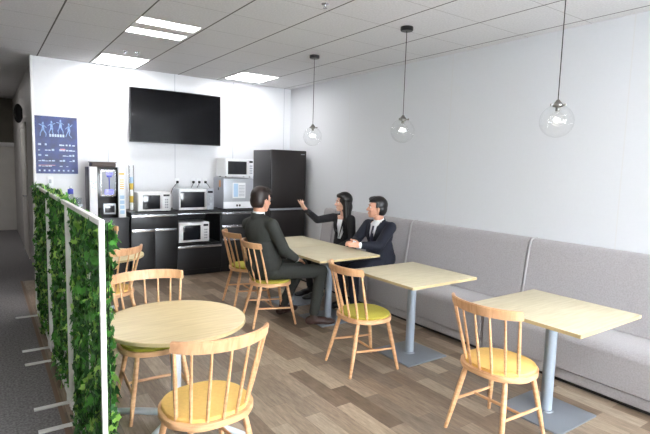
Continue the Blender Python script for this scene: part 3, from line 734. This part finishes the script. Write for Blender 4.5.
# ------------------------------------------------------------------ people
def blobmesh(name, parts, voxel, mats, parent, cut=None, smooth=3, floorz=None, paint=None, solid=0):
    bm = bmesh.new()
    for p in parts:
        if p[0] == 'c':
            a, b, ra, rb = Vector(p[1]), Vector(p[2]), p[3], p[4]
            d = b - a; L = max(d.length, 1e-4); dn = d / L if d.length > 1e-6 else Vector((0, 0, 1))
            x, y = frame_of(dn); prof = []
            for k in range(6): an = -math.pi / 2 + math.pi / 2 * k / 5; prof.append((a + dn * ra * math.sin(an), max(ra * math.cos(an), ra * .05)))
            for k in range(6): an = math.pi / 2 * k / 5; prof.append((b + dn * rb * math.sin(an), max(rb * math.cos(an), rb * .05)))
            rg = [[bm.verts.new(c + (x * math.cos(k * math.pi / 8) + y * math.sin(k * math.pi / 8)) * r_) for k in range(16)] for c, r_ in prof]
            for u, v in zip(rg, rg[1:]):
                for k in range(16): bm.faces.new((u[k], u[(k + 1) % 16], v[(k + 1) % 16], v[k]))
            bm.faces.new(rg[0][::-1]); bm.faces.new(rg[-1])
        else:
            c, rad, M = Vector(p[1]), p[2], (p[3] if len(p) > 3 else Matrix.Identity(3))
            t_ = bmesh.new(); bmesh.ops.create_uvsphere(t_, u_segments=24, v_segments=16, radius=1)
            join(bm, t_, Matrix.Translation(c) @ M.to_4x4() @ Matrix.Diagonal((*rad, 1)))
    bmesh.ops.recalc_face_normals(bm, faces=bm.faces)
    me = bpy.data.meshes.new(name); bm.to_mesh(me); bm.free()
    o = bpy.data.objects.new(name, me); C.objects.link(o)
    md = o.modifiers.new('r', 'REMESH'); md.mode = 'VOXEL'; md.voxel_size = voxel; md.use_smooth_shade = True
    dg = bpy.context.evaluated_depsgraph_get(); dg.update()
    me2 = bpy.data.meshes.new_from_object(o.evaluated_get(dg)); o.modifiers.clear(); o.data = me2; bpy.data.meshes.remove(me)
    b2 = bmesh.new(); b2.from_mesh(me2)
    if smooth:
        for _ in range(smooth): bmesh.ops.smooth_vert(b2, verts=b2.verts, factor=.5, use_axis_x=True, use_axis_y=True, use_axis_z=True)
    if cut: 
        bad = [f for f in b2.faces if cut(f.calc_center_median())]
        bmesh.ops.delete(b2, geom=bad, context='FACES')
    if floorz is not None:
        for v in b2.verts: v.co.z = max(v.co.z, floorz)
    if paint:
        for f in b2.faces: f.material_index = paint(f.calc_center_median())
    for f in b2.faces: f.smooth = True
    b2.to_mesh(me2); b2.free()
    me2.materials.clear()
    for k in (mats if isinstance(mats, (list, tuple)) else [mats]): me2.materials.append(MT[k])
    if solid: md = o.modifiers.new('s', 'SOLIDIFY'); md.thickness = solid; md.offset = 0
    if parent: o.parent = parent
    me2.name = name
    return o

def hand_parts(wrist, direc, palm_n, side, curl, r=.0082, point=False, k=.92):
    wv = Vector(wrist); out = []
    for p in hand_parts_full((0, 0, 0), direc, palm_n, side, curl, r, point): out.append(('c', wv + p[1] * k, wv + p[2] * k, p[3] * (k + .04), p[4] * (k + .04)))
    return out

def hand_parts_full(wrist, direc, palm_n, side, curl, r=.0082, point=False):
    """palm + five fingers. palm_n: direction the palm faces. side: thumb side vector sign"""
    d = Vector(direc).normalized(); n = Vector(palm_n); n = (n - d * n.dot(d)).normalized(); s = d.cross(n).normalized() * side   # s -> thumb side
    wv = Vector(wrist); P = []
    for k in (-1.1, -.35, .35, 1.1):
        P.append(('c', wv + d * .012 + s * k * .014, wv + d * .082 + s * k * .0185, .0135, .0115))
    lens = {1.1: (.040, .024, .020), .35: (.044, .028, .021), -.35: (.041, .026, .020), -1.1: (.031, .020, .018)}
    for j, (k, ls) in enumerate(lens.items()):
        p = wv + d * .086 + s * k * .0195; cu = curl
        if point: cu = .10 if j == 0 else (.3, .5, .6)[j - 1]
        ang = cu * .6; rr_ = r
        for i, l in enumerate(ls):
            if point and j == 0: l *= 1.2
            dd = (d * math.cos(ang) + n * math.sin(ang)); q = p + dd * l
            P.append(('c', p, q, rr_, rr_ * .9)); p = q; ang += cu * .9; rr_ *= .9
    p = wv + d * .022 + s * .022; dd = (d * .6 + s * .75 + n * .25).normalized(); q = p + dd * .042; P.append(('c', p, q, .0125, .0098))
    dd = (d * .85 + s * .35 + n * .35).normalized(); q2 = q + dd * .030; P.append(('c', q, q2, .0096, .0088)); q3 = q2 + (d * .9 + n * .4).normalized() * .022; P.append(('c', q2, q3, .0088, .0074))
    return P

def person(label, J, suit, skin, hairm, shoe, head_yaw, head_pitch, female=False, loc=(0, 0, 0), glasses=False, tie=False, torso_yaw=0, hand_spec=None, head_roll=0, hair_part=1, build=1.0):
    g = lambda k: Vector(J[k])
    root = thing('person', label, 'person', loc)
    inv = lambda v: Vector(v) - Vector(loc)
    for k in list(J): J[k] = inv(J[k])
    # head
    HM = (Matrix.Rotation(head_yaw, 3, 'Z') @ Matrix.Rotation(-head_pitch, 3, 'Y') @ Matrix.Rotation(head_roll, 3, 'X'))
    hc = J['head']; sc = .94 if female else 1.0
    hp = lambda x, y, z: hc + HM @ (Vector((x, y, z)) * sc)
    hr = lambda *r_: tuple(v * sc for v in r_)
    head = [('e', hp(-.012, 0, .035), hr(.096, .076, .094), HM), ('e', hp(.022, 0, -.005), hr(.068, .064, .090), HM), ('e', hp(.030, 0, -.050), hr(.056, .054, .058), HM),
            ('e', hp(.056, 0, -.092), hr(.026, .026, .020), HM), ('c', hp(.010, .045, -.065), hp(.052, .012, -.092), .018 * sc, .017 * sc), ('c', hp(.010, -.045, -.065), hp(.052, -.012, -.092), .018 * sc, .017 * sc),
            ('c', hp(.084, 0, .012), hp(.104, 0, -.026), .0085 * sc, .0125 * sc), ('e', hp(.094, .012, -.030), hr(.011, .009, .008), HM), ('e', hp(.094, -.012, -.030), hr(.011, .009, .008), HM),
            ('e', hp(.078, 0, .030), hr(.016, .045, .010), HM), ('e', hp(.083, 0, -.058), hr(.0105, .022, .006), HM), ('e', hp(.081, 0, -.068), hr(.0105, .019, .0065), HM),
            ('e', hp(.062, .036, -.022), hr(.022, .022, .022), HM), ('e', hp(.062, -.036, -.022), hr(.022, .022, .022), HM)]
    for s in (1, -1):
        head += [('e', hp(-.008, s * .077, -.005), hr(.017, .008, .031), HM @ Matrix.Rotation(s * .25, 3, 'Z')), ('e', hp(-.004, s * .074, -.026), hr(.010, .008, .013), HM)]
    nk = J['neck']; nr = .046 if female else .056
    body = head + [('c', hp(-.022, 0, -.04), nk, nr, nr * 1.08)]
    pe, sR, sL = J['pelvis'], J['sR'], J['sL']
    TM = Matrix.Rotation(torso_yaw, 3, 'Z')
    ax = (nk - pe).normalized(); fwd = TM @ Vector((1, 0, 0)); fwd = (fwd - ax * fwd.dot(ax)).normalized(); lat = ax.cross(fwd)
    TB = Matrix((fwd, lat, ax)).transposed()
    k_ = .88 if female else build
    tp = lambda f, l, h_: pe.lerp(nk, h_) + fwd * f * k_ + lat * l * k_
    body += [('e', tp(0, 0, .66), (.095 * k_, .15 * k_, .17), TB), ('e', tp(0, 0, .3), (.095 * k_, .135 * k_, .17), TB), ('e', pe, (.11 * k_, .15 * k_, .10), TB), ('c', sR, sL, .045 * k_, .045 * k_)]
    limbs = []
    for S_ in 'RL':
        body += [('c', J['s' + S_], J['e' + S_], .040 * k_, .034 * k_), ('c', J['e' + S_], J['w' + S_], .034 * k_, .026 * k_)]
        body += [('c', J['h' + S_], J['k' + S_], .062 * k_, .046 * k_), ('c', J['k' + S_], J['a' + S_], .045 * k_, .032 * k_)]
        
        if hand_spec and S_ in hand_spec:
            body += hand_parts(J['w' + S_], *hand_spec[S_])
    bo = blobmesh('body', body, .0048, [skin, 'lips'], root, smooth=2,
                  paint=lambda c: 1 if ((HM.transposed() @ (c - hc)) / sc - Vector((.092, 0, -.063))).length < .021 and abs(((HM.transposed() @ (c - hc)) / sc).z + .063) < .0095 else 0)
    # eyes and brows
    for s in (1, -1):
        bm = bmesh.new(); t_ = bmesh.new(); bmesh.ops.create_uvsphere(t_, u_segments=14, v_segments=10, radius=.0125 * sc); join(bm, t_, Matrix.Translation(hp(.0745, s * .031, .008)) @ Matrix.Diagonal((1, 1.1, .62, 1)))
        e_ = finish('eye', bm, 'eyew', root)
        bm = bmesh.new(); t_ = bmesh.new(); bmesh.ops.create_uvsphere(t_, u_segments=12, v_segments=8, radius=.0062 * sc); join(bm, t_, Matrix.Translation(hp(.083, s * .031, .008)))
        finish('iris', bm, 'black', e_)
        bm = bmesh.new(); tube(bm, [hp(.090, s * .012, .030), hp(.091, s * .030, .034), hp(.079, s * .050, .028)], [.003, .0035, .002], 6); finish('eyebrow', bm, hairm, root)
    # hair
    fh = 1.08 if female else 1.0
    hair = [('e', hp(-.020, 0, .048), hr(.103 * fh, .085 * fh, .098 * fh), HM), ('e', hp(-.045, 0, .0), hr(.078, .079, .09), HM), ('e', hp(.035, .02 * hair_part, .098), hr(.062, .062, .036), HM)]
    if female:
        hair += [('e', hp(-.055, 0, -.05), hr(.078, .092, .11), HM)]
        for s in (1, -1):
            hair += [('c', hp(-.01, s * .074, .02), hp(-.025, s * .088, -.12), .030 * sc, .036 * sc), ('c', hp(-.025, s * .088, -.12), hp(-.040, s * .092, -.28), .036 * sc, .030 * sc),
                     ('c', hp(-.040, s * .092, -.28), hp(-.045, s * .086, -.37), .028 * sc, .012 * sc)]
            hair += [('c', hp(.055, s * .03, .10), hp(.05, s * .070, .03), .018 * sc, .012 * sc)]
        for y in (-.05, -.02, .02, .05): hair += [('c', hp(-.07, y, .0), hp(-.075, y * 1.3, -.22), .034 * sc, .03 * sc), ('c', hp(-.075, y * 1.3, -.22), hp(-.06, y * 1.2, -.33), .03 * sc, .014 * sc)]
    else:
        hair += [('e', hp(-.062, 0, -.030), hr(.045, .062, .055), HM)]
        rh = random.Random(int(abs(hc.x * 1000)))
        for q in range(26):
            a = rh.uniform(-1, 1); b = rh.uniform(0, 1)
            p0 = hp(-.05 + .10 * b, a * .07, .125 - .05 * a * a); p1 = hp(-.01 + .11 * b, a * .082, .105 - .05 * a * a)
            hair.append(('c', p0, p1, .014 * sc, .008 * sc))
        for s in (1, -1): hair += [('c', hp(.012, s * .076, .03), hp(.012, s * .074, .0), .010 * sc, .006 * sc)]
    def hcut(c):
        l = HM.transposed() @ (c - hc) / sc
        if female: return l.x > .030 and l.z < .062 + .25 * (l.x - .03) and abs(l.y) < .066 and l.z > -.2
        return (l.x > .022 and l.z < .066) or (l.x > -.026 and l.z < .012) or l.z < -.068 
    blobmesh('hair', hair, .0062, hairm, root, cut=hcut, smooth=1, solid=.004)
    if glasses:
        bm = bmesh.new()
        for s in (1, -1):
            pts = [hp(.100, s * .033 + .025 * math.cos(a), .004 + .017 * math.sin(a)) for a in [k * math.pi / 8 for k in range(17)]]
            tube(bm, pts, .0016, 6, cap=False); tube(bm, [hp(.098, s * .058, .01), hp(.05, s * .082, .012), hp(-.01, s * .086, .01)], .0016, 6)
        tube(bm, [hp(.102, -.009, .008), hp(.104, 0, .011), hp(.102, .009, .008)], .0016, 6); finish('glasses', bm, 'black', root)
    # jacket
    jk = [('e', tp(.005, 0, .70), (.118 * k_, .172 * k_, .175), TB), ('e', tp(0, 0, .35), (.122 * k_, .160 * k_, .19), TB), ('e', tp(0, 0, .10), (.150 * k_, .188 * k_, .150), TB), ('e', tp(0, 0, .22), (.134 * k_, .172 * k_, .17), TB),
          ('c', sR, sL, .058 * k_, .058 * k_), ('c', sR.lerp(nk, .6) - ax * .02, sL.lerp(nk, .6) - ax * .02, .056 * k_, .056 * k_), ('c', sR.lerp(nk, .1), nk - ax * .03, .052 * k_, .05 * k_), ('c', sL.lerp(nk, .1), nk - ax * .03, .052 * k_, .05 * k_)]
    n_ax = (hp(-.022, 0, -.04) - nk).normalized()
    if not female: jk += [('c', nk - ax * .02 - fwd * .008, nk + n_ax * .008 - fwd * .006, .074, .070)]
    for S_ in 'RL':
        s_, e_, w_ = J['s' + S_], J['e' + S_], J['w' + S_]
        cu = e_.lerp(w_, 1.0 if female else .89)
        jk += [('c', s_, e_, .060 * k_, .050 * k_), ('c', e_, cu, .050 * k_, .037 * k_)]
    def jcut(c):
        l = TB.transposed() @ (c - pe); hgt = l.z / (nk - pe).length
        if l.x < 0.02: return (c - nk).dot(n_ax) > .030 and (c - nk).length < .14
        wv_ = (.030 if female else .006) + (.11 if female else .060) * max(0, (hgt - .42) / .5)
        wv_ = min(wv_, .066)
        return (.40 < hgt and abs(l.y) < wv_ * k_) or ((c - nk).dot(n_ax) > .030 and (c - nk).length < .14) or (hgt > .97 and (c - nk).length < .085 and l.x > .03)
    blobmesh('jacket', jk, .0075, suit, root, cut=jcut, smooth=3, solid=.005)
    # lapels
    for s in (1, -1):
        bm = bmesh.new()
        Z = (nk - pe).length
        def q(f, l, h_): return pe + ax * (h_ * Z) + fwd * f * k_ + lat * s * l * k_
        vs = [q(.128, .006, .42), q(.128, .040, .60), q(.122, .072, .76), q(.108, .088, .80), q(.10, .070, .86), q(.07, .070, .97), q(.085, .050, .93), q(.112, .042, .76), q(.128, .022, .58)]
        v = [bm.verts.new(p) for p in vs]
        c = bm.verts.new(q(.124, .052, .74))
        for i in range(len(v)): bm.faces.new((v[i], v[(i + 1) % len(v)], c))
        o_ = finish('lapel', bm, suit, root); md = o_.modifiers.new('s', 'SOLIDIFY'); md.thickness = .006; md.offset = 0
    sh = [('e', tp(.005, 0, .70), (.108 * k_, .150 * k_, .165), TB), ('e', tp(0, 0, .35), (.112 * k_, .150 * k_, .18), TB), ('c', nk - ax * .06, nk - ax * .005, .062 * k_, .060 * k_)]
    if not female:
        n_ax = (hp(-.022, 0, -.04) - nk).normalized()
        sh += [('c', nk - ax * .01, nk + n_ax * .035, .066, .061)]
    for S_ in 'RL': sh += [('c', J['e' + S_].lerp(J['w' + S_], .7), J['e' + S_].lerp(J['w' + S_], .985), .032 * k_, .0335 * k_)]
    def scut(c):
        if female:
            l = TB.transposed() @ (c - pe); hgt = l.z / (nk - pe).length
            return hgt > .90 and (l.x > 0 or hgt > 1.0)
        l = (c - nk).dot(n_ax); return l > .046 and (c - nk).length < .14
    blobmesh('shirt', sh, .0065, 'shirt', root, cut=scut, smooth=2)
    if tie:
        bm = bmesh.new(); Z = (nk - pe).length
        vs = [pe + ax * h_ * Z + fwd * f + lat * l for f, l, h_ in ((.092, -.012, .93), (.092, .012, .93), (.126, .022, .66), (.134, .03, .42), (.134, -.03, .42), (.126, -.022, .66))]
        bm.faces.new([bm.verts.new(v) for v in vs]); o_ = finish('tie', bm, 'tie', root); md = o_.modifiers.new('s', 'SOLIDIFY'); md.thickness = .008
    # trousers
    tr = [('e', pe - Vector((0, 0, .012)), (.135 * k_, .172 * k_, .118), TB)]
    for S_ in 'RL':
        h_, k2, a_ = J['h' + S_], J['k' + S_], J['a' + S_]
        tr += [('e', h_, (.085 * k_,) * 3), ('c', h_, k2, .084 * k_, .062 * k_), ('c', k2, k2.lerp(a_, .92), .062 * k_, .047 * k_)]
    blobmesh('trousers', tr, .008, suit, root, smooth=3)
    for S_ in 'RL':
        a_, t_ = J['a' + S_], J['t' + S_]
        base = Vector((a_.x, a_.y, 0)); d = Vector((t_.x - a_.x, t_.y - a_.y, 0)).normalized(); z0 = -loc[2]
        pz = lambda x, z: base + d * x + Vector((0, 0, z0 + z))
        yw = math.atan2(d.y, d.x); RM = Matrix.Rotation(yw, 3, 'Z')
        P_ = [('e', pz(-.03, .042), (.058, .042, .046), RM), ('e', pz(.06, .040), (.10, .046, .044), RM), ('e', pz(.145, .030), (.085, .049, .034), RM), ('c', pz(-.005, .05), pz(.0, .085), .042, .040), ('c', pz(.03, .055), pz(.09, .045), .034, .03)]
        blobmesh('shoe', P_, .0055, shoe, root, smooth=2, floorz=z0 + .003)
    return root

yawA = R(14)
person('man in charcoal suit and glasses on a spindle chair, his back to the camera', dict(
    head=(2.258, 4.325, 1.245), neck=(2.228, 4.33, 1.095), pelvis=(2.29, 4.31, .565), sR=(2.285, 4.155, 1.015), sL=(2.185, 4.465, .995),
    eR=(2.385, 4.065, .765), wR=(2.545, 4.11, .668), eL=(2.40, 4.56, .80), wL=(2.60, 4.42, .66),
    hR=(2.36, 4.22, .54), hL=(2.37, 4.40, .54), kR=(2.82, 4.055, .525), kL=(2.80, 4.40, .53), aR=(2.69, 3.985, .09), aL=(2.60, 4.46, .09), tR=(2.86, 3.90, .03), tL=(2.77, 4.50, .03)),
    'suit_a', 'skin', 'hairb', 'shoe_br', R(12), R(-3), glasses=True, build=1.09, torso_yaw=yawA, loc=(2.29, 4.31, 0),
    hand_spec=dict(R=((.93, .12, -.34), (-.2, .3, -1), 1, .45), L=((.9, -.25, -.3), (0, 0, -1), -1, .4)))
person('woman with long black hair in a black suit, pointing left with her raised arm', dict(
    head=(3.70, 4.885, 1.148), neck=(3.725, 4.885, 1.0), pelvis=(3.76, 4.90, .515), sR=(3.665, 5.035, .955), sL=(3.73, 4.745, .955),
    eR=(3.395, 5.00, .935), wR=(3.185, 4.915, 1.060), eL=(3.70, 4.67, .70), wL=(3.52, 4.76, .60),
    hR=(3.68, 4.98, .50), hL=(3.68, 4.82, .50), kR=(3.24, 4.98, .50), kL=(3.24, 4.80, .50), aR=(3.30, 4.98, .09), aL=(3.30, 4.80, .09), tR=(3.16, 4.98, .03), tL=(3.16, 4.80, .03)),
    'suit_w', 'skin2', 'hair', 'shoe_bl', R(158), R(2), female=True, torso_yaw=R(194), loc=(3.76, 4.90, 0),
    hand_spec=dict(R=((-.62, .12, .70), (.75, .2, .6), 1, .2, .0088, True, .93), L=((-.95, .1, -.2), (0, 0, -1), 1, .3)))
person('man in navy suit and tie on the bench, hands together on the table', dict(
    head=(3.665, 4.20, 1.140), neck=(3.72, 4.205, .985), pelvis=(3.77, 4.22, .515), sR=(3.70, 4.375, .935), sL=(3.755, 4.045, .935),
    eR=(3.54, 4.40, .745), wR=(3.315, 4.175, .762), eL=(3.53, 3.985, .745), wL=(3.325, 4.05, .760),
    hR=(3.69, 4.30, .50), hL=(3.69, 4.13, .50), kR=(3.24, 4.33, .50), kL=(3.26, 4.08, .50), aR=(3.32, 4.33, .09), aL=(3.30, 4.09, .09), tR=(3.18, 4.34, .03), tL=(3.16, 4.08, .03)),
    'suit_b', 'skin', 'hair', 'shoe_bl', R(150), R(6), tie=True, build=1.06, torso_yaw=R(184), loc=(3.77, 4.22, 0), hair_part=-1,
    hand_spec=dict(R=((-.97, -.15, .1), (0, -1, -.25), 1, .45), L=((-.97, .12, .1), (0, 1, -.25), -1, .45)))
t = thing('wristwatch', 'white-cuffed silver watch on the wrist of the man in navy', 'watch', (3.36, 4.044, .760))
bm = bmesh.new(); tb = bmesh.new(); lathe(tb, [(.0365, -.008), (.0385, -.006), (.0385, .006), (.0365, .008)], 24); join(bm, tb, Matrix.Rotation(R(90), 4, 'Y')); finish('strap', bm, 'chrome', t)
